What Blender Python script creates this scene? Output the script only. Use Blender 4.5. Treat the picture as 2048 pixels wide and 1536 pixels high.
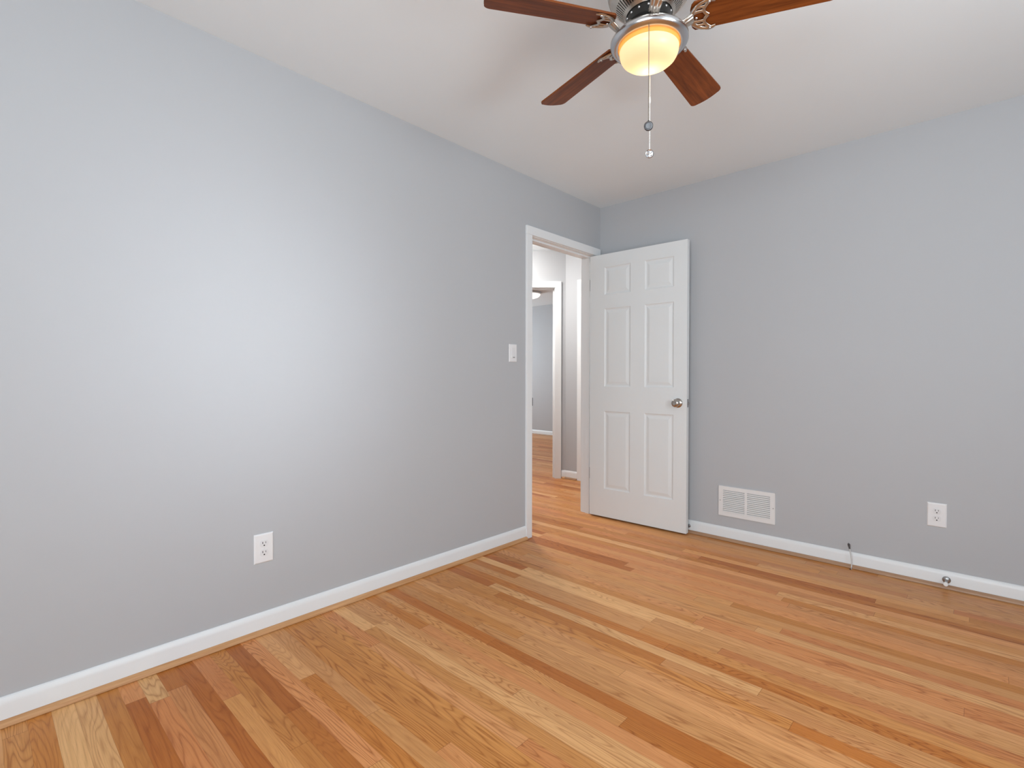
import bpy, bmesh, math, random
from mathutils import Vector, Matrix

random.seed(7)
PI = math.pi
scene = bpy.context.scene
COL = scene.collection
for o in list(bpy.data.objects):
    bpy.data.objects.remove(o)

# ------------------------------------------------------------------ camera
CAM = Vector((2.22932, -3.43180, 1.08892))
PITCH, ROLL, YAW, FPX = -0.0135062, 0.000882, 0.7491986, 1003.254
fw = Vector((-math.sin(YAW)*math.cos(PITCH), math.cos(YAW)*math.cos(PITCH), math.sin(PITCH)))
rt = Vector((math.cos(YAW), math.sin(YAW), 0.0))
up = rt.cross(fw)
r2 = rt*math.cos(ROLL) + up*math.sin(ROLL)
u2 = -rt*math.sin(ROLL) + up*math.cos(ROLL)
cd = bpy.data.cameras.new('camera')
cam = bpy.data.objects.new('camera', cd)
COL.objects.link(cam)
m = Matrix((r2, u2, -fw)).transposed().to_4x4()
m.translation = CAM
cam.matrix_world = m
cd.sensor_fit = 'HORIZONTAL'
cd.sensor_width = 36.0
cd.lens = FPX/2048.0*36.0
cd.clip_start = 0.05
scene.camera = cam

# ------------------------------------------------------------------ view, world, added window light
vs = scene.view_settings
vs.view_transform = 'Standard'
vs.look = 'None'
vs.gamma = 1.0
vs.use_curve_mapping = False
vs.exposure = 0.0

world = bpy.data.worlds.new('world')
scene.world = world
world.use_nodes = True
wb = world.node_tree.nodes['Background']
wb.inputs['Color'].default_value = (0.75, 0.86, 1.0, 1)
wb.inputs['Strength'].default_value = 0.6

ROOM_X, ROOM_Y, H = 3.60, -5.00, 2.44  # unseen right and front walls set farther out for more even light
T = 0.115                       # wall thickness


def area_light(name, loc, target, sx, sy, power, color=(1, 1, 1), spread=PI):
    ld = bpy.data.lights.new(name, 'AREA')
    ld.shape = 'RECTANGLE'
    ld.size, ld.size_y = sx, sy
    ld.energy = power
    ld.color = color
    ld.spread = spread
    lo = bpy.data.objects.new(name, ld)
    COL.objects.link(lo)
    lo.location = loc
    lo.rotation_euler = (Vector(target)-Vector(loc)).to_track_quat('-Z', 'Y').to_euler()
    return lo


# unseen windows added as light sources (behind and beside the camera): (wall, centre along the wall, sill z, width, height)
WIN_R = (-2.25, 0.80, 0.95, 1.15)     # in the wall x = ROOM_X
WIN_F = (2.40, 0.80, 1.70, 1.35)      # in the wall y = ROOM_Y
FX0, FY1 = -5.6, 3.87                 # far bedroom extents
WIN_B = (2.30, 0.86, 1.30, 1.25)      # added window in the wall x = FX0
FILL_TINT = (0.86, 0.945, 1.0)
side = (ROOM_X+0.16, WIN_R[0], WIN_R[1]+WIN_R[3]/2)
area_light('added_fill_side', side, (1.8, WIN_R[0], 2.6), WIN_R[2], WIN_R[3], 50, FILL_TINT, math.radians(172))  # added room fill, aimed up at the ceiling from the side
area_light('added_wall_glow', side, (0, -2.62, 1.26), WIN_R[2], WIN_R[3], 2.0, FILL_TINT, math.radians(24))  # added narrow beam that makes the bright patch on the left wall
area_light('added_fill_front', (WIN_F[0], ROOM_Y-0.16, WIN_F[1]+WIN_F[3]/2), (WIN_F[0], 0, 1.6),
           WIN_F[2], WIN_F[3], 93, FILL_TINT, math.radians(172))  # added room fill from behind the camera
area_light('added_fill_bedroom', (FX0-0.16, WIN_B[0], WIN_B[1]+WIN_B[3]/2), (0, WIN_B[0], 1.0),
           WIN_B[2], WIN_B[3], 95, FILL_TINT, math.radians(172))  # added fill that brightens the far bedroom


# ------------------------------------------------------------------ materials
def new_mat(name):
    mt = bpy.data.materials.new(name)
    mt.use_nodes = True
    nt = mt.node_tree
    return mt, nt, nt.nodes['Principled BSDF']


def simple(name, col, rough=0.5, metal=0.0, noise=0.0, nscale=40.0, bump=0.0, spec=0.5):
    """A principled surface with a faint procedural mottling."""
    mt, nt, b = new_mat(name)
    b.inputs['Roughness'].default_value = rough
    b.inputs['Metallic'].default_value = metal
    b.inputs['Specular IOR Level'].default_value = spec
    tc = nt.nodes.new('ShaderNodeTexCoord')
    nz = nt.nodes.new('ShaderNodeTexNoise')
    nz.inputs['Scale'].default_value = nscale
    nz.inputs['Detail'].default_value = 3
    nt.links.new(tc.outputs['Object'], nz.inputs['Vector'])
    mx = nt.nodes.new('ShaderNodeMixRGB')
    mx.inputs[1].default_value = (*[max(0, c*(1-noise)) for c in col], 1)
    mx.inputs[2].default_value = (*[min(1, c*(1+noise)) for c in col], 1)
    nt.links.new(nz.outputs['Fac'], mx.inputs[0])
    nt.links.new(mx.outputs[0], b.inputs['Base Color'])
    if bump:
        bp = nt.nodes.new('ShaderNodeBump')
        bp.inputs['Strength'].default_value = bump
        bp.inputs['Distance'].default_value = 0.001
        nt.links.new(nz.outputs['Fac'], bp.inputs['Height'])
        nt.links.new(bp.outputs[0], b.inputs['Normal'])
    return mt


def emitter(name, col, strength):
    mt, nt, b = new_mat(name)
    b.inputs['Base Color'].default_value = (*col, 1)
    b.inputs['Emission Color'].default_value = (*col, 1)
    b.inputs['Emission Strength'].default_value = strength
    return mt


class NG:
    """tiny helper for math node graphs"""
    def __init__(self, nt):
        self.nt = nt

    def m(self, op, a, b=None, c=None, clamp=False):
        n = self.nt.nodes.new('ShaderNodeMath')
        n.operation = op
        n.use_clamp = clamp
        for i, v in enumerate((a, b, c)):
            if v is None:
                continue
            if isinstance(v, (int, float)):
                n.inputs[i].default_value = v
            else:
                self.nt.links.new(v, n.inputs[i])
        return n.outputs[0]

    def vec(self, x, y, z=0.0):
        n = self.nt.nodes.new('ShaderNodeCombineXYZ')
        for i, v in enumerate((x, y, z)):
            if isinstance(v, (int, float)):
                n.inputs[i].default_value = v
            else:
                self.nt.links.new(v, n.inputs[i])
        return n.outputs[0]

    def noise(self, v, scale=1.0, detail=2.0, rough=0.5, dist=0.0):
        n = self.nt.nodes.new('ShaderNodeTexNoise')
        n.inputs['Scale'].default_value = scale
        n.inputs['Detail'].default_value = detail
        n.inputs['Roughness'].default_value = rough
        n.inputs['Distortion'].default_value = dist
        self.nt.links.new(v, n.inputs['Vector'])
        return n.outputs['Fac']

    def white(self, v):
        n = self.nt.nodes.new('ShaderNodeTexWhiteNoise')
        n.noise_dimensions = '3D'
        self.nt.links.new(v, n.inputs['Vector'])
        s = self.nt.nodes.new('ShaderNodeSeparateColor')
        self.nt.links.new(n.outputs['Color'], s.inputs[0])
        return s.outputs[0], s.outputs[1], s.outputs[2]

    def ramp(self, fac, stops, interp='LINEAR'):
        n = self.nt.nodes.new('ShaderNodeValToRGB')
        cr = n.color_ramp
        cr.interpolation = interp
        while len(cr.elements) < len(stops):
            cr.elements.new(0.5)
        for e, (p, c) in zip(cr.elements, stops):
            e.position = p
            e.color = (*c, 1)
        self.nt.links.new(fac, n.inputs[0])
        return n.outputs[0]

    def mix(self, fac, a, b, mode='MIX'):
        n = self.nt.nodes.new('ShaderNodeMixRGB')
        n.blend_type = mode
        for i, v in ((0, fac), (1, a), (2, b)):
            if isinstance(v, (int, float)):
                n.inputs[i].default_value = v
            elif isinstance(v, tuple):
                n.inputs[i].default_value = (*v, 1)
            else:
                self.nt.links.new(v, n.inputs[i])
        return n.outputs[0]


def s2l(r, g, b):
    return tuple((c/255/12.92 if c/255 <= 0.04045 else ((c/255+0.055)/1.055)**2.4) for c in (r, g, b))


def oak_floor():
    mt, nt, b = new_mat('oak_strip_floor')
    g = NG(nt)
    tc = nt.nodes.new('ShaderNodeTexCoord')
    sp = nt.nodes.new('ShaderNodeSeparateXYZ')
    nt.links.new(tc.outputs['Object'], sp.inputs[0])
    x, y = sp.outputs[0], sp.outputs[1]
    v = g.m('DIVIDE', g.m('ADD', y, 0.019), 0.057)
    row = g.m('FLOOR', v)
    fv = g.m('SUBTRACT', v, row)
    a1, a2, a3 = g.white(g.vec(row, 3.7, 1.3))
    ln = g.m('ADD', g.m('MULTIPLY', a2, 1.05), 0.75)          # board length
    u = g.m('DIVIDE', g.m('ADD', x, g.m('ADD', g.m('MULTIPLY', a1, 7.0), 20.0)), ln)
    cell = g.m('FLOOR', u)
    fu = g.m('SUBTRACT', u, cell)
    h1, h2, h3 = g.white(g.vec(row, cell, 5.1))
    k1, k2, k3 = g.white(g.vec(row, cell, 9.4))
    base = g.ramp(h1, [(0.0, FLOOR_A), (0.18, FLOOR_B), (0.40, FLOOR_C), (0.60, FLOOR_D), (0.80, FLOOR_E), (1.0, FLOOR_F)])
    base = g.mix(1.0, base, g.ramp(h2, [(0, (0.90, 0.89, 0.88)), (1, (1.06, 1.06, 1.06))]), 'MULTIPLY')
    # growth rings: contour lines of a stretched noise, own offset for every board
    ox = g.m('MULTIPLY', h3, 60.0)
    oy = g.m('MULTIPLY', k1, 60.0)
    n1 = g.noise(g.vec(g.m('ADD', g.m('MULTIPLY', x, 1.15), ox), g.m('ADD', g.m('MULTIPLY', y, 11.0), oy), h2), 1.0, 2.0, 0.45)
    freq = g.m('ADD', g.m('MULTIPLY', k2, 26.0), 14.0)
    rings = g.m('PINGPONG', g.m('MULTIPLY', n1, freq), 0.5)
    rings = g.m('POWER', g.m('MULTIPLY', rings, 2.0), 3.0)
    # knots and cross-figure on some boards
    n2 = g.noise(g.vec(g.m('ADD', g.m('MULTIPLY', x, 9.0), ox), g.m('ADD', g.m('MULTIPLY', y, 24.0), oy), k1), 1.0, 2.0, 0.5, 0.6)
    # pores
    n3 = g.noise(g.vec(g.m('MULTIPLY', x, 9.0), g.m('ADD', g.m('MULTIPLY', y, 300.0), oy), 0.0), 1.0, 3.0, 0.6)
    n4 = g.noise(g.vec(g.m('ADD', g.m('MULTIPLY', x, 2.2), ox), g.m('ADD', g.m('MULTIPLY', y, 90.0), oy), 2.0), 1.0, 3.0, 0.55)
    amp = g.m('ADD', g.m('MULTIPLY', k3, 0.62), 0.25)
    col = g.mix(g.m('MULTIPLY', rings, amp), base, g.mix(1.0, base, (0.58, 0.42, 0.28), 'MULTIPLY'))
    stre = g.m('MULTIPLY', g.m('SUBTRACT', n4, 0.42, clamp=True), 2.2, clamp=True)
    col = g.mix(g.m('MULTIPLY', stre, 0.75), col, g.mix(1.0, col, (0.74, 0.62, 0.50), 'MULTIPLY'))
    pore = g.m('MULTIPLY', g.m('SUBTRACT', n3, 0.52, clamp=True), 5.0, clamp=True)
    col = g.mix(g.m('MULTIPLY', pore, 0.5), col, g.mix(1.0, col, (0.62, 0.50, 0.40), 'MULTIPLY'))
    fig = g.m('MULTIPLY', g.m('SUBTRACT', n2, 0.60, clamp=True), 4.0, clamp=True)
    col = g.mix(g.m('MULTIPLY', fig, 0.16), col, g.mix(1.0, col, (0.66, 0.50, 0.36), 'MULTIPLY'))
    # seams
    ev = g.m('ABSOLUTE', g.m('SUBTRACT', fv, 0.5))
    seam = g.m('MULTIPLY', g.m('SUBTRACT', ev, 0.488, clamp=True), 80.0, clamp=True)
    eu = g.m('MULTIPLY', g.m('SUBTRACT', 0.5, g.m('ABSOLUTE', g.m('SUBTRACT', fu, 0.5))), ln)
    endj = g.m('SUBTRACT', 1.0, g.m('MULTIPLY', eu, 700.0, clamp=True), clamp=True)
    jn = g.m('MAXIMUM', g.m('MULTIPLY', seam, g.m('ADD', g.m('MULTIPLY', a3, 0.35), 0.25)), g.m('MULTIPLY', endj, 0.65))
    col = g.mix(jn, col, g.mix(1.0, col, (0.36, 0.24, 0.16), 'MULTIPLY'))
    nt.links.new(col, b.inputs['Base Color'])
    ro = g.m('ADD', 0.30, g.m('MULTIPLY', n4, 0.10))
    nt.links.new(ro, b.inputs['Roughness'])
    b.inputs['Specular IOR Level'].default_value = 0.26
    hgt = g.m('ADD', g.m('MULTIPLY', jn, -1.0), g.m('MULTIPLY', pore, -0.15))
    bp = nt.nodes.new('ShaderNodeBump')
    bp.inputs['Strength'].default_value = 0.25
    bp.inputs['Distance'].default_value = 0.0008
    nt.links.new(hgt, bp.inputs['Height'])
    nt.links.new(bp.outputs[0], b.inputs['Normal'])
    return mt


def wood(name, c1, c2, axis=0, sc=(2.0, 60.0, 60.0), rough=0.4, spec=0.4):
    mt, nt, b = new_mat(name)
    g = NG(nt)
    tc = nt.nodes.new('ShaderNodeTexCoord')
    mp = nt.nodes.new('ShaderNodeMapping')
    s = [sc[1]]*3
    s[axis] = sc[0]
    mp.inputs['Scale'].default_value = s
    nt.links.new(tc.outputs['Object'], mp.inputs[0])
    n1 = g.noise(mp.outputs[0], 1.0, 4.0, 0.6, 0.4)
    n2 = g.noise(mp.outputs[0], 4.0, 2.0, 0.6)
    f = g.m('ADD', g.m('MULTIPLY', n1, 0.75), g.m('MULTIPLY', n2, 0.25))
    col = g.ramp(f, [(0.28, c1), (0.72, c2)])
    nt.links.new(col, b.inputs['Base Color'])
    b.inputs['Roughness'].default_value = rough
    b.inputs['Specular IOR Level'].default_value = spec
    return mt


FLOOR_A = s2l(184, 105, 42)
FLOOR_B = s2l(202, 129, 60)
FLOOR_C = s2l(212, 146, 80)
FLOOR_D = s2l(220, 160, 102)
FLOOR_E = s2l(212, 136, 80)
FLOOR_F = s2l(232, 180, 122)

WALL_COL = (0.490, 0.500, 0.518)
M_WALL = simple('grey_wall_paint', WALL_COL, 0.62, noise=0.012, nscale=3.0, spec=0.25)
M_CEIL = simple('ceiling_paint', (0.840, 0.897, 0.925), 0.9, noise=0.01, nscale=4.0, spec=0.1)
M_TRIM = simple('white_trim_paint', (0.82, 0.833, 0.84), 0.35, noise=0.012, nscale=9.0, spec=0.4)
M_DOOR = simple('white_door_paint', (0.785, 0.81, 0.815), 0.38, noise=0.012, nscale=6.0, spec=0.4)
M_FLOOR = oak_floor()
M_SHOE = wood('oak_shoe_moulding', s2l(176, 122, 76), s2l(214, 166, 118), 1, (2.5, 55.0), 0.4)
M_SHOE_X = wood('oak_shoe_moulding_along', s2l(150, 112, 84), s2l(190, 152, 120), 0, (2.5, 55.0), 0.4)  # greyer, darker oak for the runs along x
M_PLASTIC = simple('white_plastic', (0.82, 0.82, 0.83), 0.32, noise=0.01)
M_PLASTIC2 = simple('white_plastic_insert', (0.78, 0.78, 0.79), 0.30, noise=0.01)
M_DARK = simple('dark_slot', (0.012, 0.012, 0.013), 0.6, noise=0.1)
M_GRILLE = simple('white_grille_enamel', (0.80, 0.80, 0.80), 0.35, noise=0.01)
M_NICKEL = simple('satin_nickel', (0.46, 0.43, 0.40), 0.20, metal=1.0, noise=0.03)
M_CHROME = simple('brushed_nickel', (0.60, 0.60, 0.61), 0.24, metal=1.0, noise=0.03)
M_HINGE = simple('dull_silver_hinge', (0.50, 0.50, 0.50), 0.55, metal=0.4, noise=0.03)
M_PEWTER = simple('pewter_blade_arm', (0.58, 0.53, 0.47), 0.30, metal=1.0, noise=0.05, nscale=90)
M_STEEL = simple('zinc_steel', (0.42, 0.42, 0.42), 0.35, metal=1.0, noise=0.04)
M_BLACK = simple('black_iron', (0.03, 0.028, 0.026), 0.35, metal=0.6, noise=0.1)
M_GUNMETAL = simple('gunmetal', (0.10, 0.10, 0.105), 0.4, metal=0.7, noise=0.08)
M_RUBBER = simple('white_rubber', (0.85, 0.85, 0.84), 0.5, noise=0.01)
M_CABLE = simple('white_cable_sheath', (0.66, 0.66, 0.66), 0.45, noise=0.02)
M_CHAIN = simple('pale_bead_chain', (0.86, 0.85, 0.82), 0.35, metal=0.2, noise=0.03)
M_CHAIN_DARK = simple('backlit_bead_chain', (0.24, 0.21, 0.17), 0.45, metal=0.6, noise=0.05)  # dark look against the lit bowl is put into the bead colour
M_BLADE = wood('walnut_fan_blade', s2l(76, 35, 12), s2l(146, 79, 33), 0, (3.0, 45.0), 0.42, 0.18)


def lamp_glass(name, col, emit):
    mt, nt, b = new_mat(name)
    out = nt.nodes['Material Output']
    tr = nt.nodes.new('ShaderNodeBsdfTranslucent')
    tr.inputs['Color'].default_value = (*col, 1)
    b.inputs['Base Color'].default_value = (*col, 1)
    b.inputs['Roughness'].default_value = 0.25
    b.inputs['Emission Color'].default_value = (*col, 1)
    b.inputs['Emission Strength'].default_value = emit
    ms = nt.nodes.new('ShaderNodeMixShader')
    ms.inputs[0].default_value = 0.55
    nt.links.new(b.outputs[0], ms.inputs[1])
    nt.links.new(tr.outputs[0], ms.inputs[2])
    nt.links.new(ms.outputs[0], out.inputs['Surface'])
    return mt


M_GLASS = lamp_glass('lit_frosted_glass', (1.0, 0.80, 0.56), 0.12)
M_GLASS_NECK = lamp_glass('dim_lit_neck_glass', (0.95, 0.46, 0.12), 0.18)  # amber tint puts the dimmer glow of the thick neck into the colour
M_LAMP_ADDED = emitter('added_hall_lamp_glass', (1.0, 0.97, 0.93), 112.0)  # strong glow of the added lamp that brightens the hall
M_LAMP_FAR = emitter('lit_far_lamp_glass', (1.0, 0.97, 0.93), 1.2)


def pane_mat():
    mt, nt, b = new_mat('window_glass')
    out = nt.nodes['Material Output']
    tr = nt.nodes.new('ShaderNodeBsdfTransparent')
    gl = nt.nodes.new('ShaderNodeBsdfGlossy')
    gl.inputs['Roughness'].default_value = 0.02
    ms = nt.nodes.new('ShaderNodeMixShader')
    ms.inputs[0].default_value = 0.07
    nt.links.new(tr.outputs[0], ms.inputs[1])
    nt.links.new(gl.outputs[0], ms.inputs[2])
    nt.links.new(ms.outputs[0], out.inputs['Surface'])
    return mt


M_PANE = pane_mat()


# ------------------------------------------------------------------ mesh helpers
def bx(bm, x0, x1, y0, y1, z0, z1, bevel=0.0, seg=2):
    vs_ = [bm.verts.new((x, y, z)) for x in (x0, x1) for y in (y0, y1) for z in (z0, z1)]
    idx = [(0, 1, 3, 2), (4, 6, 7, 5), (0, 4, 5, 1), (2, 3, 7, 6), (0, 2, 6, 4), (1, 5, 7, 3)]
    fs = [bm.faces.new([vs_[i] for i in f]) for f in idx]
    if bevel:
        es = list({e for f in fs for e in f.edges})
        bmesh.ops.bevel(bm, geom=es, offset=bevel, segments=seg, affect='EDGES', profile=0.5)


def box_bm(*a, **k):
    bm = bmesh.new()
    bx(bm, *a, **k)
    return bm


def lathe(bm, prof, seg=32, mat=None, close_ends=True):
    """prof: (radius, z) pairs turned about local z; mat places the result."""
    mat = mat or Matrix.Identity(4)
    rings = []
    for r, z in prof:
        if r < 1e-6:
            rings.append([bm.verts.new(mat @ Vector((0, 0, z)))])
        else:
            rings.append([bm.verts.new(mat @ Vector((r*math.cos(2*PI*i/seg), r*math.sin(2*PI*i/seg), z))) for i in range(seg)])
    for a, b in zip(rings, rings[1:]):
        if len(a) == 1 and len(b) == 1:
            continue
        for i in range(seg):
            j = (i+1) % seg
            if len(a) == 1:
                bm.faces.new((a[0], b[i], b[j]))
            elif len(b) == 1:
                bm.faces.new((a[i], a[j], b[0]))
            else:
                bm.faces.new((a[i], a[j], b[j], b[i]))
    if close_ends:
        for rg in (rings[0], rings[-1]):
            if len(rg) > 1:
                bm.faces.new(rg)


def tube(bm, pts, rad, seg=10, flat=1.0, cap=True, upv=Vector((0, 0, 1))):
    """sweep a (possibly flattened) circle along pts; rad may be a list."""
    pts = [Vector(p) for p in pts]
    n = len(pts)
    rads = rad if isinstance(rad, (list, tuple)) else [rad]*n
    prev = None
    rings = []
    for i, p in enumerate(pts):
        t = (pts[min(i+1, n-1)]-pts[max(i-1, 0)]).normalized()
        a = upv - t*upv.dot(t)
        if a.length < 1e-4:
            a = prev if prev is not None else Vector((1, 0, 0)) - t*t.x
        a.normalize()
        prev = a
        b = t.cross(a)
        rings.append([bm.verts.new(p + a*(rads[i]*flat*math.sin(2*PI*k/seg)) + b*(rads[i]*math.cos(2*PI*k/seg))) for k in range(seg)])
    for r0, r1 in zip(rings, rings[1:]):
        for k in range(seg):
            j = (k+1) % seg
            bm.faces.new((r0[k], r0[j], r1[j], r1[k]))
    if cap:
        bm.faces.new(rings[0])
        bm.faces.new(rings[-1])


def prism(bm, outline, z0, z1, mat=None):
    mat = mat or Matrix.Identity(4)
    lo = [bm.verts.new(mat @ Vector((x, y, z0))) for x, y in outline]
    hi = [bm.verts.new(mat @ Vector((x, y, z1))) for x, y in outline]
    n = len(outline)
    bm.faces.new(lo)
    bm.faces.new(hi)
    for i in range(n):
        j = (i+1) % n
        bm.faces.new((lo[i], lo[j], hi[j], hi[i]))


def extrude_profile(bm, prof, p0, p1, out):
    """prof: (outward, z) points; swept straight from p0 to p1, outward direction out."""
    p0, p1, out = Vector(p0), Vector(p1), Vector(out).normalized()
    a = [bm.verts.new(p0 + out*d + Vector((0, 0, z))) for d, z in prof]
    b = [bm.verts.new(p1 + out*d + Vector((0, 0, z))) for d, z in prof]
    n = len(prof)
    for i in range(n):
        j = (i+1) % n
        bm.faces.new((a[i], a[j], b[j], b[i]))
    bm.faces.new(a)
    bm.faces.new(b)


def obj(name, bm, mat, parent=None, smooth=False, angle=40):
    bmesh.ops.recalc_face_normals(bm, faces=bm.faces)
    me = bpy.data.meshes.new(name)
    bm.to_mesh(me)
    bm.free()
    if smooth:
        me.polygons.foreach_set('use_smooth', [True]*len(me.polygons))
        me.set_sharp_from_angle(angle=math.radians(angle))
    mats = mat if isinstance(mat, (list, tuple)) else [mat]
    for mm in mats:
        me.materials.append(mm)
    o = bpy.data.objects.new(name, me)
    COL.objects.link(o)
    if parent:
        o.parent = parent
    return o


def thing(name, label, cat, loc=(0, 0, 0), rotz=0.0, group=None):
    o = bpy.data.objects.new(name, None)
    o.empty_display_size = 0.05
    COL.objects.link(o)
    o.location = loc
    o.rotation_euler = (0, 0, rotz)
    if label:
        o['label'] = label
        o['category'] = cat
    if group:
        o['group'] = group
    return o


def struct(name, bm, mat, label=None, cat=None, **k):
    o = obj(name, bm, mat, **k)
    o['kind'] = 'structure'
    if label:
        o['label'] = label
        o['category'] = cat
    return o


# ------------------------------------------------------------------ room shell
HALL_X, HALL_Y = -1.75, 0.915    # hall left wall, hall end wall
DIAG = HALL_X - 0.192            # hall left end of the corner wall
struct('floor', box_bm(FX0-T, ROOM_X+T, ROOM_Y-T, FY1+T, -0.10, 0.0), M_FLOOR,
       'varnished oak strip floor running through the doorway', 'floor')
struct('ceiling', box_bm(FX0-T, ROOM_X+T, ROOM_Y-T, FY1+T, H, H+0.10), M_CEIL,
       'plain white painted ceiling above the fan', 'ceiling')

JR, JL, JH = -0.082, -0.851, 2.045       # jamb faces of the doorway (y, y, z)
bm = bmesh.new()
bx(bm, -T, 0, ROOM_Y, JL-0.018, 0, H)
bx(bm, -T, 0, JR+0.018, HALL_Y, 0, H)
bx(bm, -T, 0, JL-0.018, JR+0.018, JH+0.018, H)
struct('wall_left', bm, M_WALL, 'long grey wall with the doorway at its far end', 'wall')
struct('wall_back', box_bm(0, ROOM_X, 0, T, 0, H), M_WALL, 'grey wall behind the open door with the vent', 'wall')


def wall_with_window(axis, pos, a0, a1, win, out):
    c, sill, w, h = win
    bm_ = bmesh.new()
    lo, hi = min(pos, pos+out*T), max(pos, pos+out*T)
    for (s0, s1, z0, z1) in ((a0, c-w/2, 0, H), (c+w/2, a1, 0, H), (c-w/2, c+w/2, 0, sill), (c-w/2, c+w/2, sill+h, H)):
        if axis == 'x':
            bx(bm_, lo, hi, s0, s1, z0, z1)
        else:
            bx(bm_, s0, s1, lo, hi, z0, z1)
    return bm_


struct('wall_right', wall_with_window('x', ROOM_X, ROOM_Y, T, WIN_R, 1), M_WALL, 'grey wall with the added side window', 'wall')
struct('wall_front', wall_with_window('y', ROOM_Y, 0.0, ROOM_X, WIN_F, -1), M_WALL, 'grey wall with the added wide window', 'wall')


def window(name, axis, pos, win, out, label):
    c, sill, w, h = win
    if axis == 'x':
        root = thing(name, label, 'window', (pos, c, sill), -PI/2*out)      # local +y points outward
    else:
        root = thing(name, label, 'window', (c, pos, sill), PI if out < 0 else 0)
    root['kind'] = 'structure'
    # local x along the wall, +y outward
    b1 = bmesh.new()
    for s in (-1, 1):
        bx(b1, s*w/2-(0.04 if s > 0 else 0), s*w/2+(0.04 if s < 0 else 0), 0.0, 0.09, 0, h)
    bx(b1, -w/2+0.04, w/2-0.04, 0.0, 0.09, 0, 0.04)
    bx(b1, -w/2+0.04, w/2-0.04, 0.0, 0.09, h-0.04, h)
    bx(b1, -w/2+0.04, w/2-0.04, 0.02, 0.06, h/2-0.02, h/2+0.02)
    obj('window_frame', b1, M_TRIM, root)
    obj('window_pane', box_bm(-w/2+0.04, w/2-0.04, 0.045, 0.049, 0.04, h-0.04), M_PANE, root)
    b1 = bmesh.new()
    for s in (-1, 1):
        bx(b1, s*(w/2+0.03)-0.03, s*(w/2+0.03)+0.03, -0.016, 0.0, -0.02, h+0.06, 0.003)
    bx(b1, -w/2-0.06, w/2+0.06, -0.018, 0.0, h, h+0.06, 0.003)
    obj('window_casing', b1, M_TRIM, root)
    obj('window_sill', box_bm(-w/2-0.07, w/2+0.07, -0.05, 0.0, -0.03, 0.0, 0.004), M_TRIM, root)
    return root


window('added_window_1', 'x', ROOM_X, WIN_R, 1, 'added unseen white framed side window facing the long grey wall')  # both room windows are added to give the fill lights a source
window('added_window_2', 'y', ROOM_Y, WIN_F, -1, 'added unseen wide white framed window facing the vent wall')

window('added_window_3', 'x', FX0, WIN_B, -1, 'added unseen white framed window of the far bedroom')  # added as the source of the bedroom fill

# hall and the bedroom beyond it
S2 = math.sqrt(0.5)


def diag_pt(s, n=0.0):
    """s metres along the corner wall from its right end towards the left; n out into the hall"""
    return Vector((HALL_Y-1.942 - s*S2 + n*S2, HALL_Y - s*S2 - n*S2, 0))


DIAG_LEN = (HALL_Y-1.942-HALL_X)/S2
D_IN, D_W = 0.120, 0.762          # diagonal doorway: right jamb face from the corner, clear width
DH = 2.045


def diag_box(bm_, s0, s1, n0, n1, z0, z1):
    pts = [diag_pt(s0, n0), diag_pt(s1, n0), diag_pt(s1, n1), diag_pt(s0, n1)]
    lo = [bm_.verts.new((p.x, p.y, z0)) for p in pts]
    hi = [bm_.verts.new((p.x, p.y, z1)) for p in pts]
    bm_.faces.new(lo)
    bm_.faces.new(hi)
    for i in range(4):
        j = (i+1) % 4
        bm_.faces.new((lo[i], lo[j], hi[j], hi[i]))


bm = bmesh.new()
diag_box(bm, 0, D_IN-0.018, -0.10, 0, 0, H)
diag_box(bm, D_IN+D_W+0.018, DIAG_LEN, -0.10, 0, 0, H)
diag_box(bm, D_IN-0.018, D_IN+D_W+0.018, -0.10, 0, DH+0.018, H)
struct('wall_hall_corner', bm, M_WALL, 'angled grey hall wall around the far doorway', 'wall')
HE_L, HE_R = -0.800, -0.190       # closet doorway in the hall end wall
bm = bmesh.new()
bx(bm, HALL_Y-1.942, HE_L-0.018, HALL_Y, HALL_Y+0.10, 0, H)
bx(bm, HE_R+0.018, -T, HALL_Y, HALL_Y+0.10, 0, H)
bx(bm, HE_L-0.018, HE_R+0.018, HALL_Y, HALL_Y+0.10, DH+0.018, H)
struct('wall_hall_end', bm, M_WALL, 'short grey wall at the end of the hall', 'wall')
struct('wall_hall_left', box_bm(HALL_X-0.10, HALL_X, ROOM_Y, HALL_X+1.942, 0, H), M_WALL, 'far side wall of the hall', 'wall')
struct('wall_hall_front', box_bm(HALL_X, -T, ROOM_Y-T, ROOM_Y, 0, H), M_WALL, 'near end wall of the hall', 'wall')
struct('wall_bedroom_back', box_bm(FX0, -0.6, FY1, FY1+T, 0, H), M_WALL, 'grey wall of the far bedroom seen through both doorways', 'wall')
struct('wall_bedroom_left', wall_with_window('x', FX0, 0.0, FY1, WIN_B, -1), M_WALL, 'left wall of the far bedroom', 'wall')
struct('wall_bedroom_right', box_bm(-0.98, -0.88, HALL_Y+0.10, FY1, 0, H), M_WALL, 'right wall of the far bedroom', 'wall')
struct('wall_bedroom_front', box_bm(FX0, HALL_X-0.10, 0.0, 0.10, 0, H), M_WALL, 'near wall of the far bedroom', 'wall')

# ------------------------------------------------------------------ baseboards and shoe moulding
BASE = [(0, 0), (0.013, 0), (0.013, 0.064), (0.0105, 0.076), (0.006, 0.084), (0.002, 0.0868), (0, 0.0868)]
q = 0.019
SHOE = [(0.013, 0.0015)] + [(0.013+q*math.cos(a*PI/12), 0.0015+(q-0.0015)*math.sin(a*PI/12)) for a in range(0, 7)]


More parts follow.
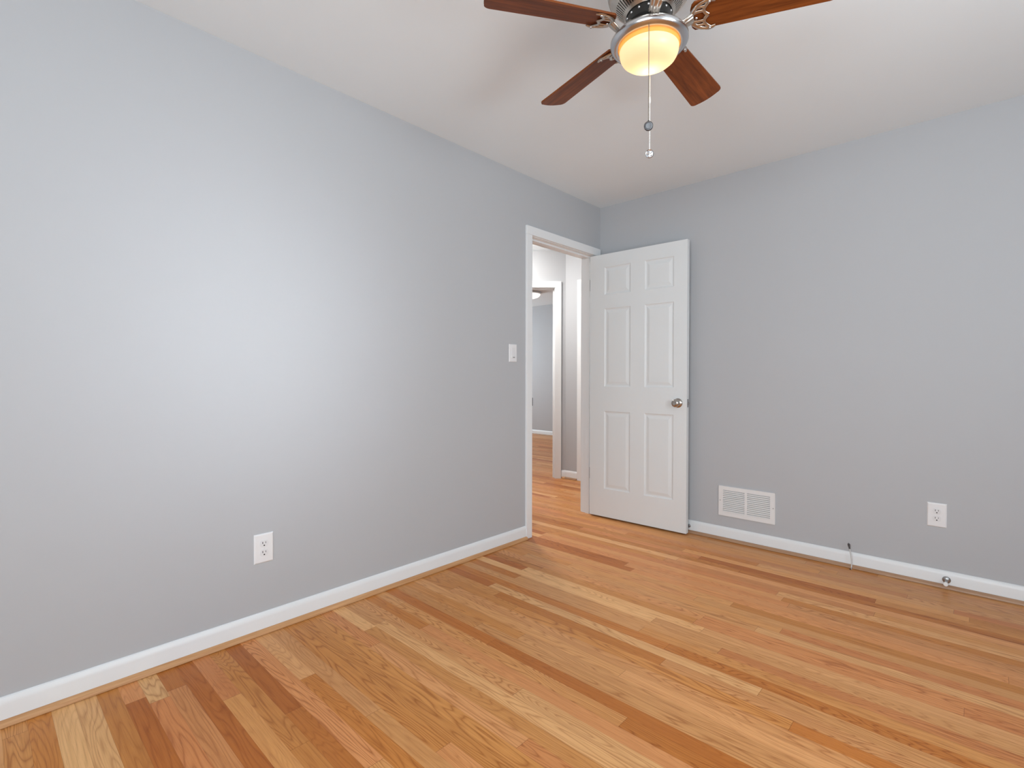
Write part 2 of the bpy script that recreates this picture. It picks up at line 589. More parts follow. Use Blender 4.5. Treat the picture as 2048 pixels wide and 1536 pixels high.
def base_run(name, p0, p1, out, label, shoe_name, shoe_label, shoe_mat):
    b1 = bmesh.new()
    extrude_profile(b1, BASE, p0, p1, out)
    struct(name, b1, M_TRIM, label, 'baseboard', smooth=True, angle=25)
    if shoe_name:
        b1 = bmesh.new()
        extrude_profile(b1, SHOE, p0, p1, out)
        struct(shoe_name, b1, shoe_mat, shoe_label, 'moulding', smooth=True, angle=50)


base_run('baseboard_left', (0, ROOM_Y, 0), (0, -0.907, 0), (1, 0, 0), 'white baseboard along the long left wall',
         'trim_1', 'oak quarter-round moulding along the left baseboard', M_SHOE)
base_run('baseboard_back', (0.0, 0, 0), (ROOM_X, 0, 0), (0, -1, 0), 'white baseboard below the wall vent',
         'trim_2', 'taupe oak quarter-round moulding along the vent wall', M_SHOE_X)
base_run('baseboard_right', (ROOM_X, ROOM_Y, 0), (ROOM_X, 0, 0), (-1, 0, 0), 'white baseboard below the added side window', None, None, None)
base_run('baseboard_front', (0, ROOM_Y, 0), (ROOM_X, ROOM_Y, 0), (0, 1, 0), 'white baseboard below the added wide window', None, None, None)
p0, p1 = diag_pt(0), diag_pt(D_IN-0.075)
base_run('baseboard_hall_corner', p0, p1, (S2, -S2, 0), 'short white baseboard on the angled hall wall',
         'trim_3', 'oak moulding below the angled hall wall', M_SHOE)
base_run('baseboard_hall_end', (HALL_Y-1.942, HALL_Y, 0), (HE_L-0.066, HALL_Y, 0), (0, -1, 0), 'short white baseboard at the hall end',
         'trim_4', 'oak moulding below the hall end wall', M_SHOE_X)
base_run('baseboard_bedroom', (FX0, FY1, 0), (-0.98, FY1, 0), (0, -1, 0), 'white baseboard of the far bedroom',
         'trim_5', 'oak moulding along the far bedroom wall', M_SHOE_X)

# ------------------------------------------------------------------ doorway frame (room side)
CW = 0.058
bm = bmesh.new()
ci_l, ci_r, ci_h = JL+0.004, JR+0.004, JH+0.003
ci_l = JL - 0.000
bx(bm, 0, 0.017, ci_l-CW+0.002, ci_l+0.001, 0, ci_h, 0.003)                 # left casing leg
bx(bm, 0, 0.017, ci_r, ci_r+CW+0.004, 0, ci_h, 0.003)                        # right casing leg
bx(bm, 0, 0.017, ci_l-CW+0.002, ci_r+CW+0.004, ci_h, ci_h+CW, 0.003)         # casing head
for s, y0 in ((-1, JL-0.018), (1, JR)):
    bx(bm, -T, 0.0, y0, y0+0.018, 0, JH+0.018)
bx(bm, -T, 0.0, JL, JR, JH, JH+0.018)
bx(bm, -0.075, -0.038, JL, JL+0.011, 0, JH)                                  # stops
bx(bm, -0.075, -0.038, JR-0.011, JR, 0, JH)
bx(bm, -0.075, -0.038, JL+0.011, JR-0.011, JH-0.011, JH)
bx(bm, -T-0.015, -T, JL-CW, JL, 0, JH, 0.003)                                # hall-side casing
bx(bm, -T-0.015, -T, JR+0.004, JR+CW, 0, JH, 0.003)
bx(bm, -T-0.015, -T, JL-CW, JR+CW, JH, JH+CW, 0.003)
frame = struct('trim_6', bm, M_TRIM, 'white casing and jambs around the open doorway', 'door frame')
bm = bmesh.new()
bx(bm, -0.036, 0.002, JL, JL+0.0015, 0.888, 0.958)
bx(bm, 0.0, 0.0195, JL, JL+0.0034, 0.896, 0.950, 0.0008)
sp_ = obj('strike_plate', bm, M_GUNMETAL, frame)
sp_['label'] = 'dark metal strike plate'

# ------------------------------------------------------------------ six-panel door
DOOR_W, DOOR_T, DOOR_Z0, DOOR_Z1 = 0.778, 0.035, 0.012, 2.034
door = thing('door_1', 'white six-panel door standing open against the grey wall', 'door', (-0.0115, -0.1211, 0), math.radians(1.5216))
door['kind'] = 'structure'


def six_panel(w, t, z0, z1, us, rows):
    b1 = bmesh.new()
    uc = [0, us[0][0], us[0][1], us[1][0], us[1][1], w]
    zc = [z0]
    for r_ in rows:
        zc += list(r_)
    zc.append(z1)
    rings = [(0, 0), (0.004, 0.004), (0.011, 0.0065), (0.017, 0.0065), (0.036, 0.0018), (0.040, 0.0015)]
    for yy, sg in ((0.0, 1), (t, -1)):
        for i in range(5):
            for j in range(len(zc)-1):
                u0, u1, a0, a1 = uc[i], uc[i+1], zc[j], zc[j+1]
                if i in (1, 3) and j in (1, 3, 5):
                    prev = None
                    for ins, dp in rings:
                        rg = [b1.verts.new((x_, yy+sg*dp, z_)) for x_, z_ in ((u0+ins, a0+ins), (u1-ins, a0+ins), (u1-ins, a1-ins), (u0+ins, a1-ins))]
                        if prev:
                            for k in range(4):
                                b1.faces.new((prev[k], prev[(k+1) % 4], rg[(k+1) % 4], rg[k]))
                        prev = rg
                    b1.faces.new(prev)
                else:
                    b1.faces.new([b1.verts.new((x_, yy, z_)) for x_, z_ in ((u0, a0), (u1, a0), (u1, a1), (u0, a1))])
    for (u0, u1, a0, a1) in ((0, 0, z0, z1), (w, w, z0, z1)):
        b1.faces.new([b1.verts.new(c_) for c_ in ((u0, 0, a0), (u0, t, a0), (u0, t, a1), (u0, 0, a1))])
    for a0 in (z0, z1):
        b1.faces.new([b1.verts.new(c_) for c_ in ((0, 0, a0), (w, 0, a0), (w, t, a0), (0, t, a0))])
    bmesh.ops.remove_doubles(b1, verts=b1.verts, dist=0.0001)
    return b1


leaf = obj('door_leaf', six_panel(DOOR_W, DOOR_T, DOOR_Z0, DOOR_Z1, ((0.129, 0.349), (0.463, 0.683)),
                                  ((0.229, 0.828), (1.018, 1.617), (1.722, 1.934))), M_DOOR, door)
KNOB = [(0.0, -0.001), (0.033, -0.001), (0.033, 0.004), (0.029, 0.009), (0.020, 0.012), (0.013, 0.014), (0.012, 0.026),
        (0.016, 0.030), (0.024, 0.035), (0.0275, 0.042), (0.0275, 0.048), (0.024, 0.054), (0.017, 0.0575), (0.010, 0.0585), (0.009, 0.0575), (0.0, 0.0575)]
KU, KZ = 0.716, 0.911
for y0, sg in ((0.0, 1), (DOOR_T, -1)):
    bm = bmesh.new()
    lathe(bm, [(r_, z_*(1.0 if sg > 0 else 0.80)) for r_, z_ in KNOB], 28,
          Matrix.Translation((KU, y0, KZ)) @ Matrix.Rotation(PI/2*sg, 4, 'X'))
    kn = obj('door_knob', bm, M_NICKEL, door, smooth=True, angle=35)
kn['label'] = 'door knob on the wall side'
bm = box_bm(DOOR_W-0.001, DOOR_W+0.0012, 0.006, 0.029, KZ-0.028, KZ+0.028, 0.0006)
lathe(bm, [(0.008, 0), (0.008, 0.008), (0.004, 0.010), (0, 0.010)], 12, Matrix.Translation((DOOR_W, 0.0175, KZ)) @ Matrix.Rotation(PI/2, 4, 'Y'))
obj('latch_plate', bm, M_STEEL, door)
for z0 in (0.293, 1.766):
    bm = box_bm(-0.0018, 0.0005, 0.004, 0.034, z0, z0+0.088, 0.0004)
    lathe(bm, [(0.0055, 0), (0.0055, 0.088), (0.003, 0.092), (0, 0.092)], 12, Matrix.Translation((-0.0022, 0.0385, z0)))
    bx(bm, -0.0030, 0.0010, -0.0008, 0.006, z0, z0+0.088)
    obj('hinge', bm, M_HINGE, door)

# ------------------------------------------------------------------ frames of the two hall doorways
bm = bmesh.new()
CW2 = 0.066
diag_box(bm, D_IN-0.005-CW2, D_IN-0.005, 0, 0.016, 0, DH+0.005)
diag_box(bm, D_IN+D_W+0.005, D_IN+D_W+0.005+CW2, 0, 0.016, 0, DH+0.005)
diag_box(bm, D_IN-0.005-CW2, D_IN+D_W+0.005+CW2, 0, 0.016, DH+0.005, DH+0.005+CW2)
diag_box(bm, D_IN-0.018, D_IN, -0.10, 0.0, 0, DH)
diag_box(bm, D_IN+D_W, D_IN+D_W+0.018, -0.10, 0.0, 0, DH)
diag_box(bm, D_IN-0.018, D_IN+D_W+0.018, -0.10, 0.0, DH, DH+0.018)
diag_box(bm, D_IN, D_IN+0.010, -0.075, -0.040, 0, DH)
diag_box(bm, D_IN+0.010, D_IN+D_W, -0.075, -0.040, DH-0.010, DH)
struct('trim_7', bm, M_TRIM, 'white casing around the far angled doorway', 'door frame')

bm = bmesh.new()
for x0, x1 in ((HE_L-CW2, HE_L), (HE_R, HE_R+CW2)):
    bx(bm, x0, x1, HALL_Y-0.016, HALL_Y, 0, DH, 0.003)
bx(bm, HE_L-CW2, HE_R+CW2, HALL_Y-0.016, HALL_Y, DH, DH+CW2, 0.003)
bx(bm, HE_L-0.018, HE_L, HALL_Y, HALL_Y+0.10, 0, DH)
bx(bm, HE_R, HE_R+0.018, HALL_Y, HALL_Y+0.10, 0, DH)
bx(bm, HE_L-0.018, HE_R+0.018, HALL_Y, HALL_Y+0.10, DH, DH+0.018)
struct('trim_8', bm, M_TRIM, 'white casing on the hall end wall', 'door frame')
closet = thing('door_2', 'white closed closet door at the hall end', 'door', (HE_L+0.003, HALL_Y+0.01, 0))
closet['kind'] = 'structure'
CWD = HE_R-HE_L-0.006
obj('door_leaf', six_panel(CWD, 0.035, 0.012, DH-0.004, ((0.10, 0.26), (0.35, CWD-0.10)), ((0.229, 0.828), (1.018, 1.617), (1.722, 1.934))), M_DOOR, closet)


# ------------------------------------------------------------------ wall plates
def duplex_outlet(label, loc, rotz):
    """local x along the wall, -y out of the wall, z up; origin at the plate centre"""
    root = thing('wall_outlet', label, 'power outlet', loc, rotz, 'white wall outlets')
    b1 = bmesh.new()
    w, h = 0.0395, 0.062
    prof = [(0.0, 0.0), (0.0, 0.0025), (0.0035, 0.0055), (0.006, 0.006)]
    prev = None
    for ins, dp in prof:
        rg = [b1.verts.new((sx*(w-ins), -dp, sz*(h-ins))) for sx, sz in ((-1, -1), (1, -1), (1, 1), (-1, 1))]
        if prev:
            for k in range(4):
                b1.faces.new((prev[k], prev[(k+1) % 4], rg[(k+1) % 4], rg[k]))
        else:
            b1.faces.new(rg)
        prev = rg
    b1.faces.new(prev)
    obj('cover_plate', b1, M_PLASTIC, root)
    for zc in (0.0195, -0.0195):
        out = []
        R = 0.0175
        for k in range(40):
            a = 2*PI*k/40
            out.append((R*math.cos(a), max(-0.0142, min(0.0142, R*math.sin(a)))))
        b1 = bmesh.new()
        prism(b1, out, 0.004, 0.0085, Matrix.Translation((0, 0, zc)) @ Matrix.Rotation(PI/2, 4, 'X'))
        rc = obj('receptacle', b1, M_PLASTIC2, root)
        b1 = bmesh.new()
        bx(b1, -0.0073, -0.0051, -0.0092, -0.0082, zc+0.0005, zc+0.0090)
        bx(b1, 0.0053, 0.0071, -0.0092, -0.0082, zc+0.0015, zc+0.0085)
        lathe(b1, [(0.0029, 0.0082), (0.0029, 0.0092)], 14, Matrix.Translation((0, 0, zc-0.0068)) @ Matrix.Rotation(PI/2, 4, 'X'))
        sl = obj('socket_slots', b1, M_DARK, rc)
    b1 = bmesh.new()
    lathe(b1, [(0.0032, 0.005), (0.0032, 0.0064), (0.002, 0.0070), (0, 0.0070)], 16, Matrix.Rotation(PI/2, 4, 'X'))
    obj('screw', b1, M_PLASTIC2, root, smooth=True)
    return root


duplex_outlet('white duplex outlet low on the long left wall', (0, -2.5925, 0.3595), PI/2)
duplex_outlet('white duplex outlet right of the vent on the back wall', (2.0765, 0, 0.3705), 0)

sw = thing('light_switch', 'white rocker light switch left of the doorway', 'light switch', (0, -1.029, 1.2465), PI/2)
bm = bmesh.new()
prev = None
for ins, dp in [(0.0, 0.0), (0.0, 0.003), (0.003, 0.0055), (0.0055, 0.006)]:
    rg = [bm.verts.new((sx*(0.036-ins), -dp, sz*(0.0575-ins))) for sx, sz in ((-1, -1), (1, -1), (1, 1), (-1, 1))]
    if prev:
        for k in range(4):
            bm.faces.new((prev[k], prev[(k+1) % 4], rg[(k+1) % 4], rg[k]))
    else:
        bm.faces.new(rg)
    prev = rg
bm.faces.new(prev)
obj('cover_plate', bm, M_PLASTIC, sw)
bm = bmesh.new()
vsq = [(-0.0165, -0.005, -0.0335), (0.0165, -0.005, -0.0335), (0.0165, -0.005, 0.0335), (-0.0165, -0.005, 0.0335)]
vt = [(-0.0155, -0.0105, -0.0325), (0.0155, -0.0105, -0.0325), (0.0155, -0.0068, 0.0325), (-0.0155, -0.0068, 0.0325)]
a_ = [bm.verts.new(v_) for v_ in vsq]
b_ = [bm.verts.new(v_) for v_ in vt]
bm.faces.new(a_)
bm.faces.new(b_)
for k in range(4):
    bm.faces.new((a_[k], a_[(k+1) % 4], b_[(k+1) % 4], b_[k]))
pd = obj('paddle', bm, M_PLASTIC2, sw)
ind = obj('indicator_slot', box_bm(-0.008, 0.010, -0.0108, -0.0095, -0.0300, -0.0262), simple('grey_slot', (0.12, 0.12, 0.12), 0.5, noise=0.05), sw)
ind['label'] = 'dark indicator slot'

# ------------------------------------------------------------------ return-air grille
VW, VH = 0.3495, 0.1985
vent = thing('air_vent', 'white louvred return-air grille low on the back wall', 'vent', (1.1265, 0, 0.2615), 0)
bm = bmesh.new()
bd, mul, nsl = 0.0285, 0.0075, 12
ztop, zbot = VH/2-0.0265, -VH/2+0.0265
for (x0, x1, z0, z1) in ((-VW/2, VW/2, ztop, VH/2), (-VW/2, VW/2, -VH/2, zbot), (-VW/2, -VW/2+bd, zbot, ztop), (VW/2-bd, VW/2, zbot, ztop), (-mul, mul, zbot, ztop)):
    bx(bm, x0, x1, -0.0085, -0.0065, z0, z1)
for (x0, x1, z0, z1) in ((-VW/2, VW/2, VH/2-0.002, VH/2), (-VW/2, VW/2, -VH/2, -VH/2+0.002), (-VW/2, -VW/2+0.002, -VH/2, VH/2), (VW/2-0.002, VW/2, -VH/2, VH/2)):
    bx(bm, x0, x1, -0.0065, 0.0, z0, z1)
obj('grille_frame', bm, M_GRILLE, vent)
obj('duct_backing', box_bm(-VW/2+0.02, VW/2-0.02, -0.0012, 0.0, zbot-0.006, ztop+0.006), M_DARK, vent)
pitch = (ztop-zbot)/nsl
for side in (-1, 1):
    x0, x1 = (-VW/2+bd, -mul) if side < 0 else (mul, VW/2-bd)
    for k in range(nsl):
        zc = ztop-(k+0.5)*pitch
        bm = bmesh.new()
        pr = [(-0.0085, zc-pitch*0.46), (-0.0076, zc-pitch*0.48), (-0.0016, zc+pitch*0.30), (-0.0024, zc+pitch*0.36), (-0.0085, zc+pitch*0.06)]
        a_ = [bm.verts.new((x0, y_, z_)) for y_, z_ in pr]
        b_ = [bm.verts.new((x1, y_, z_)) for y_, z_ in pr]
        bm.faces.new(a_)
        bm.faces.new(b_)
        for i in range(5):
            bm.faces.new((a_[i], a_[(i+1) % 5], b_[(i+1) % 5], b_[i]))
        obj('louvre', bm, M_GRILLE, vent)
for sx in (-1, 1):
    bm = bmesh.new()
    lathe(bm, [(0.0035, 0.0080), (0.0032, 0.0098), (0.0015, 0.0104), (0, 0.0104)], 14, Matrix.Translation((sx*(VW/2-0.0105), 0, 0.002)) @ Matrix.Rotation(PI/2, 4, 'X'))
    obj('screw', bm, M_STEEL, vent, smooth=True)


# ------------------------------------------------------------------ door stops on the back baseboard
def door_stop(label, x, z, length, spring):
    root = thing('door_stop', label, 'door stop', (x, -0.013, z), 0)
    Rm = Matrix.Rotation(PI/2, 4, 'X')
    BR = 0.0125 if spring else 0.0175
    b1 = bmesh.new()
    lathe(b1, [(0, 0), (BR, 0), (BR, 0.003), (BR*0.85, 0.006), (0.007, 0.010), (0, 0.010)], 20, Rm)
    obj('base', b1, M_STEEL, root, smooth=True)
    b1 = bmesh.new()
    if spring:
        turns = 11
        n = turns*12
        tube(b1, [(0.0065*math.cos(2*PI*k/12), -0.007-(length-0.007)*k/n, 0.0065*math.sin(2*PI*k/12)) for k in range(n+1)], 0.0018, 6)
        obj('spring', b1, M_GUNMETAL, root, smooth=True)
    else:
        lathe(b1, [(0.0062, 0.008), (0.0055, length)], 16, Rm)
        obj('post', b1, M_STEEL, root, smooth=True)
    b1 = bmesh.new()
    lathe(b1, [(0, length-0.001), (0.0095, length-0.001), (0.0108, length+0.008), (0.0088, length+0.013), (0, length+0.014)], 18, Rm)
    obj('rubber_tip', b1, M_RUBBER if not spring else M_GUNMETAL, root, smooth=True)
    return root


door_stop('small silver door stop with a white tip at the right of the back baseboard', 2.1180, 0.044, 0.070, False)
door_stop('dark spring door stop behind the open door at the baseboard', 0.7500, 0.047, 0.030, True)

# ------------------------------------------------------------------ loose cable at the baseboard
cab = thing('loose_cable', 'thin white cable standing up from the floor with a dark metal plug', 'cable', (1.7115, -0.046, 0), 0)
path = [(0.0, 0, -0.004), (0.0, 0, 0.012), (0.001, 0.001, 0.035), (0.000, 0.003, 0.055), (-0.003, 0.004, 0.078), (-0.007, 0.005, 0.098), (-0.0105, 0.006, 0.116)]
bm = bmesh.new()
tube(bm, path, [0.0032]*7, 10)
obj('cable_sheath', bm, M_CABLE, cab, smooth=True)
bm = bmesh.new()
d_ = (Vector(path[-1])-Vector(path[-2])).normalized()
Rq = d_.to_track_quat('Z', 'Y').to_matrix().to_4x4()
lathe(bm, [(0, -0.002), (0.0042, -0.002), (0.0042, 0.010), (0.0060, 0.011), (0.0060, 0.023), (0.0048, 0.025), (0.0048, 0.027), (0.0018, 0.027), (0.0008, 0.031), (0, 0.031)], 12,
      Matrix.Translation(path[-1]) @ Rq)
obj('cable_plug', bm, M_GUNMETAL, cab, smooth=True, angle=30)
bm = bmesh.new()
lathe(bm, [(0.0060, 0.0), (0.0055, 0.0008), (0, 0.0008)], 14, Matrix.Translation((-0.004, -0.004, 0)))
obj('floor_hole', bm, M_DARK, cab)

# ------------------------------------------------------------------ ceiling fan
FANX, FANY = 1.444, -1.944
ZB, RT, TH0, BP = 2.2105, 0.530, math.radians(164.66), -0.262
fan = thing('ceiling_fan', 'five-blade walnut ceiling fan with a lit frosted bowl light', 'ceiling fan', (FANX, FANY, H), 0)


def z_(z):
    return z-H


bm = bmesh.new()
lathe(bm, [(0, 0), (0.078, 0), (0.082, -0.004), (0.084, -0.030), (0.098, -0.048), (0.122, -0.072), (0.131, -0.098), (0.131, -0.118), (0.127, -0.132)], 64, close_ends=False)
obj('motor_housing', bm, M_CHROME, fan, smooth=True)
# vented underside: radial ribs between an outer and an inner ring
bm = bmesh.new()
lathe(bm, [(0.127, -0.131), (0.120, -0.144), (0.103, -0.1605), (0.100, -0.158), (0.116, -0.140), (0.127, -0.131)], 64, close_ends=False)
lathe(bm, [(0.081, -0.185), (0.072, -0.193), (0.069, -0.188), (0.078, -0.180), (0.081, -0.185)], 64, close_ends=False)
NR = 60
for k in range(NR):
    a = 2*PI*k/NR
    ca, sa = math.cos(a), math.sin(a)
    hw0, hw1 = 0.0033, 0.0026
    for (ra, za, rb, zb) in ((0.104, -0.1600, 0.079, -0.1835),):
        P = []
        for rr, zz, hw in ((ra, za, hw0), (rb, zb, hw1)):
            for s in (-1, 1):
                P.append(bm.verts.new((rr*ca-s*hw*sa, rr*sa+s*hw*ca, zz)))
        Q = []
        for rr, zz, hw in ((ra, za+0.003, hw0), (rb, zb+0.003, hw1)):
            for s in (-1, 1):
                Q.append(bm.verts.new((rr*ca-s*hw*sa, rr*sa+s*hw*ca, zz)))
        for f_ in ((P[0], P[1], P[3], P[2]), (Q[0], Q[1], Q[3], Q[2]), (P[0], P[2], Q[2], Q[0]), (P[1], P[3], Q[3], Q[1])):
            bm.faces.new(f_)
obj('vent_ring', bm, M_PEWTER, fan)
bm = bmesh.new()
lathe(bm, [(0.120, -0.115), (0.108, -0.142), (0.076, -0.172), (0.0, -0.172)], 48, close_ends=False)
obj('motor_core', bm, M_DARK, fan)
bm = bmesh.new()
lathe(bm, [(0.0, -0.165), (0.066, -0.165), (0.070, -0.192), (0.070, -0.222), (0.062, -0.230), (0.045, -0.236), (0.045, -0.256), (0, -0.256)], 48)
flyw = obj('flywheel', bm, M_BLACK, fan, smooth=True)
bm = bmesh.new()
bmesh.ops.create_icosphere(bm, subdivisions=2, radius=0.0042)
scr = None
for k in range(15):
    a = TH0+2*PI*(k+0.5)/15
    if scr is None:
        scr = obj('screw', bm, M_CHROME, flyw, smooth=True)
        s_ = scr
    else:
        s_ = scr.copy()
        COL.objects.link(s_)
        s_.parent = flyw
    s_.location = (0.0695*math.cos(a), 0.0695*math.sin(a), -0.203)
# light kit: bright torus-like pan
bm = bmesh.new()
lathe(bm, [(0.040, -0.250), (0.056, -0.2495), (0.080, -0.251), (0.100, -0.256), (0.114, -0.264), (0.1215, -0.2745), (0.1215, -0.281), (0.1165, -0.2885),
           (0.107, -0.2915), (0.098, -0.2925), (0.0955, -0.291), (0.0955, -0.284), (0.088, -0.270), (0.045, -0.262)], 72, close_ends=False)
obj('light_pan', bm, M_CHROME, fan, smooth=True, angle=60)
bm = bmesh.new()
lathe(bm, [(0.0945, -0.283), (0.0945, -0.294), (0.0925, -0.3025)], 64, close_ends=False)
nk = obj('glass_neck', bm, M_GLASS_NECK, fan, smooth=True)
nk['label'] = 'less lit collar of the light bowl, tinted amber'
bm = bmesh.new()
lathe(bm, [(0.0925, -0.3025), (0.0915, -0.312), (0.089, -0.321), (0.084, -0.330), (0.075, -0.338), (0.061, -0.3435), (0.042, -0.347), (0.020, -0.3485), (0, -0.349)], 64, close_ends=False)
obj('glass_bowl', bm, M_GLASS, fan, smooth=True, angle=80)
# the bulb sits low inside the bowl, away from the camera side
dcam = Vector((CAM.x-FANX, CAM.y-FANY, 0)).normalized()
BULB = -dcam*0.035
bm = bmesh.new()
lathe(bm, [(0, -0.262), (0.013, -0.264), (0.013, -0.282), (0.019, -0.292), (0.022, -0.302), (0.019, -0.313), (0.010, -0.320), (0, -0.322)], 20, Matrix.Translation((BULB.x, BULB.y, 0)))
obj('light_bulb', bm, emitter('lit_bulb', (1.0, 0.84, 0.62), 4.0), fan, smooth=True)


def blade_pt(r_, w_, up_=0.0):
    """blade-local: x along the blade, y across, z normal"""
    return Vector((r_, w_, up_))


out = []
W0, W1 = 0.047, 0.0605
R0 = 0.126
rc = 0.020
edge = []
for k in range(0, 9):
    t = k/8
    rr = R0+0.012+(RT-rc-R0-0.012)*t
    edge.append((rr, W0+(W1-W0)*t))
arc = [(RT-rc+rc*math.sin(a*PI/12), W1-rc+rc*math.cos(a*PI/12)) for a in range(1, 7)]
tip = [(RT+0.006*(1-(y_/(W1-rc))**2), y_) for y_ in (0.03, 0.015, 0, -0.015, -0.03)]
rootend = [(R0+0.004, W0*0.8), (R0, W0*0.5)]
half = list(reversed(rootend)) + edge + arc
outline = half + tip + [(x, -y_) for x, y_ in reversed(half)]


def iron_bm():
    """ornate arm: S-shaped neck from the flywheel, then a pierced trident plate under the blade"""
    b1 = bmesh.new()
    zp = -0.0075
    # crescent back of the plate
    def bar(pts, r_):
        pp = [Vector((a-0.024, b, zp)) for a, b in pts]
        tube(b1, pp, [q_*1.4 for q_ in r_] if isinstance(r_, list) else r_*1.4, 8, 0.45)
    n = 10
    cres = [(0.152+0.052*(1-math.cos(t))*1.05, 0.047*math.sin(t)) for t in [(-1.35+2.7*i/n) for i in range(n+1)]]
    rad = [0.0032+0.0022*math.cos((i/n-0.5)*PI) for i in range(n+1)]
    bar(cres, rad)
    bar([(0.193, 0.0455), (0.203, 0.0475), (0.213, 0.0455), (0.222, 0.0420)], [0.004, 0.0042, 0.0040, 0.0026])
    bar([(0.193, -0.0455), (0.203, -0.0475), (0.213, -0.0455), (0.222, -0.0420)], [0.004, 0.0042, 0.0040, 0.0026])
    # inner scalloped edge with a centre point
    for s in (1, -1):
        bar([(0.205, 0.0440*s), (0.196, 0.034*s), (0.1895, 0.0245*s), (0.1885, 0.016*s), (0.193, 0.008*s), (0.2005, 0.0)], [0.0036, 0.0036, 0.0034, 0.0034, 0.0036, 0.0040])
        bar([(0.156, 0.014*s), (0.170, 0.0165*s), (0.1885, 0.0165*s)], [0.0036, 0.0032, 0.0032])
        bar([(0.1655, 0.030*s), (0.178, 0.0300*s), (0.1925, 0.0300*s)], [0.0034, 0.0028, 0.0030])
    # neck: from the flywheel down and out
    for s in (1, -1):
        tube(b1, [(0.060, 0.012*s, 0.006), (0.074, 0.012*s, 0.002), (0.088, 0.0105*s, -0.012), (0.098, 0.009*s, -0.021), (0.108, 0.009*s, -0.021), (0.120, 0.011*s, -0.014), (0.132, 0.013*s, zp)],
             [0.0062, 0.0064, 0.0064, 0.0066, 0.0068, 0.0066, 0.0056], 10, 0.7)
    tube(b1, [(0.060, 0, 0.006), (0.074, 0, 0.002), (0.088, 0, -0.013), (0.098, 0, -0.023), (0.108, 0, -0.023), (0.120, 0, -0.015), (0.131, 0, zp)],
         [0.0085, 0.0085, 0.0085, 0.0085, 0.0085, 0.0095, 0.012], 10, 0.6)
    return b1


blade0 = None
for k in range(5):
    a = TH0 + k*2*PI/5
    # blade frame: x radial, y tangential tilted by the blade pitch
    er = Vector((math.cos(a), math.sin(a), 0))
    et = Vector((-math.sin(a), math.cos(a), 0))*math.cos(BP) + Vector((0, 0, math.sin(BP)))
    en = er.cross(et)
    M = Matrix((er, et, en)).transposed().to_4x4()
    M.translation = Vector((0, 0, ZB-H))
    if blade0 is None:
        bm = bmesh.new()
        prism(bm, outline, -0.0030, 0.0030)
        blade0 = obj('blade', bm, M_BLADE, fan)
        iron0 = obj('blade_iron', iron_bm(), M_PEWTER, blade0, smooth=True, angle=60)
        kids = [iron0]
        for x, y_ in ((0.143, 0.0), (0.181, 0.044), (0.181, -0.044)):
            s_ = scr.copy()
            COL.objects.link(s_)
            s_.parent = blade0
            s_.location = (x, y_, -0.010)
            kids.append(s_)
        bl = blade0
    else:
        bl = blade0.copy()
        COL.objects.link(bl)
        bl.parent = fan
        for src in kids:
            c_ = src.copy()
            COL.objects.link(c_)
            c_.parent = bl
    bl.matrix_local = M


def bead_chain(name, x, y, z0, z1, mat, r_=0.00165):
    b1 = bmesh.new()
    n = int((z0-z1)/(r_*2.35))
    for i in range(n+1):
        zz = z0+(z1-z0)*i/n
        bmesh.ops.create_icosphere(b1, subdivisions=1, radius=r_, matrix=Matrix.Translation((x, y, zz)))
    tube(b1, [(x, y, z0), (x, y, z1)], r_*0.42, 6)
    return obj(name, b1, mat, fan, smooth=True)


def face_cam(x, y, z, tilt=0.0):
    """frame whose local z looks level towards the open side of the room"""
    d = Vector((CAM.x-FANX, CAM.y-FANY, 0)).normalized()
    d = (d + Vector((0, 0, tilt))).normalized()
    return Matrix.Translation((x, y, z)) @ d.to_track_quat('Z', 'Y').to_matrix().to_4x4()


# pull chain for the light, hanging in front of the bowl
c1 = dcam*0.1000
ch1 = bead_chain('pull_chain', c1.x, c1.y, z_(2.150), z_(1.862), M_CHAIN_DARK, 0.0017)
ch1['label'] = 'bead chain of the light, coloured dark as if backlit'
bm = bmesh.new()
lathe(bm, [(0, -0.0055), (0.0105, -0.0055), (0.0135, -0.003), (0.0135, 0.003), (0.0115, 0.0055), (0.0085, 0.0050), (0.0080, 0.0058), (0, 0.0062)], 28, face_cam(c1.x, c1.y, z_(1.849), -0.30))
lathe(bm, [(0.0022, 0), (0.0022, 0.008), (0, 0.009)], 10, Matrix.Translation((c1.x, c1.y, z_(1.858))))
f1 = obj('chain_fob', bm, M_GUNMETAL, ch1, smooth=True, angle=30)
f1['label'] = 'dark round fob'
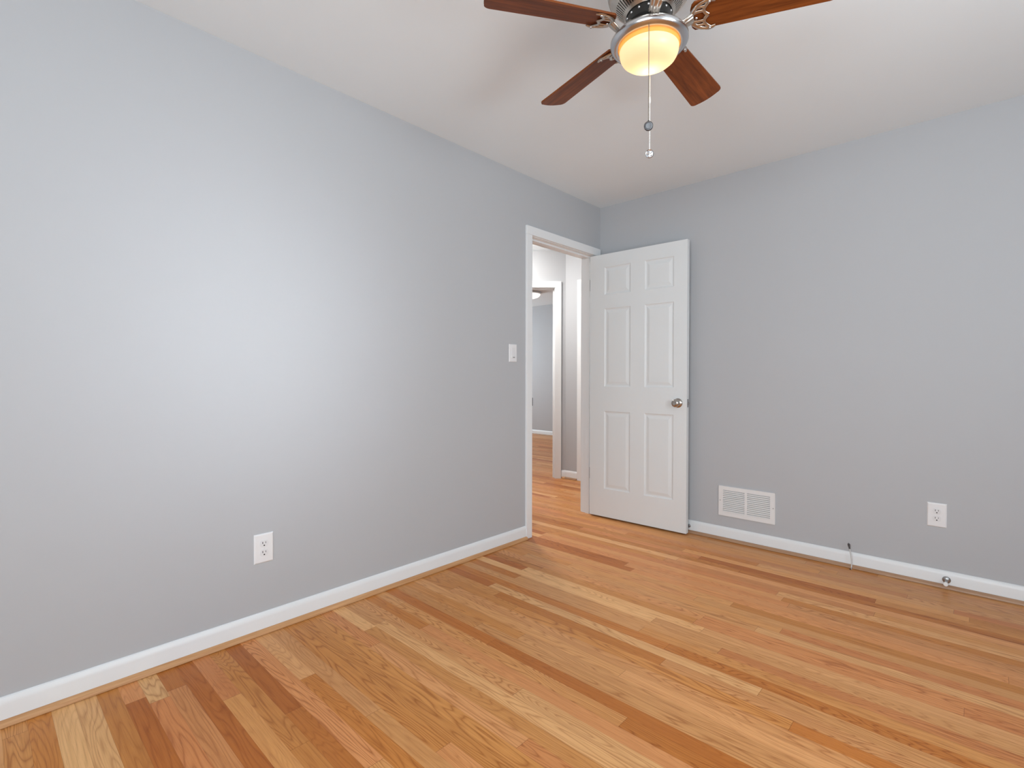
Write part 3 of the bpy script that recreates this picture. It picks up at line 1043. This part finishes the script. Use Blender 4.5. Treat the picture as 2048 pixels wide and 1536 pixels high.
# pull chain for the fan, hanging behind the bowl
c2 = -dcam*0.1050 + Vector((rt.x, rt.y, 0))*0.0040
ch2 = bead_chain('pull_chain', c2.x, c2.y, z_(2.165), z_(1.866), M_CHAIN, 0.0023)
ch2['label'] = 'pale bead chain of the fan'
bm = bmesh.new()
lathe(bm, [(0, 0.006), (0.0025, 0.006), (0.0032, 0.0), (0.0032, -0.012), (0.0018, -0.016), (0, -0.016)], 12, Matrix.Translation((c2.x, c2.y, z_(2.040))))
obj('chain_coupling', bm, M_CHAIN, ch2, smooth=True)
bm = bmesh.new()
F = face_cam(c2.x, c2.y, z_(1.853), -0.25)
lathe(bm, [(0, -0.004), (0.0115, -0.004), (0.0140, -0.002), (0.0140, 0.002), (0.0125, 0.0038), (0.0108, 0.0030), (0, 0.0026)], 28, F)
for k in range(5):
    a = 2*PI*k/5+0.3
    tube(bm, [F @ Vector((r_*math.cos(a+r_*30), r_*math.sin(a+r_*30), 0.0030)) for r_ in (0.001, 0.004, 0.007, 0.010)], [0.0014, 0.0022, 0.0026, 0.0016], 8)
f2 = obj('chain_fob', bm, M_CHROME, ch2, smooth=True, angle=30)
f2['label'] = 'silver round fob with a propeller pattern'


# the bulb's own light
pl = bpy.data.lights.new('fan_bulb_light', 'POINT')
pl.energy = 0.78
pl.color = (1.0, 0.84, 0.62)
pl.shadow_soft_size = 0.022
po = bpy.data.objects.new('fan_bulb_light', pl)
COL.objects.link(po)
po.location = (FANX+BULB.x, FANY+BULB.y, 2.125)

# ------------------------------------------------------------------ flush lamps: added hall lamp and the far bedroom lamp
def flush_lamp(label, loc, R, mat):
    root = thing('flush_ceiling_light', label, 'ceiling light', loc, 0)
    b1 = bmesh.new()
    lathe(b1, [(0, 0), (R*0.92, 0), (R, -0.006), (R, -0.026), (R*0.95, -0.030), (0, -0.030)], 40)
    obj('lamp_base', b1, M_GRILLE, root, smooth=True)
    b1 = bmesh.new()
    lathe(b1, [(R*0.93, -0.030), (R*0.90, -0.052), (R*0.78, -0.074), (R*0.55, -0.090), (R*0.28, -0.098), (0, -0.100)], 40, close_ends=False)
    obj('lamp_glass', b1, mat, root, smooth=True)
    return root


flush_lamp('lit flush dome light on the far bedroom ceiling', (-3.05, 2.62, H), 0.21, M_LAMP_FAR)
flush_lamp('added unseen flush dome light on the hall ceiling left of the doorway', (-1.15, -0.05, H), 0.17, M_LAMP_ADDED)  # out of view, added to light the hall
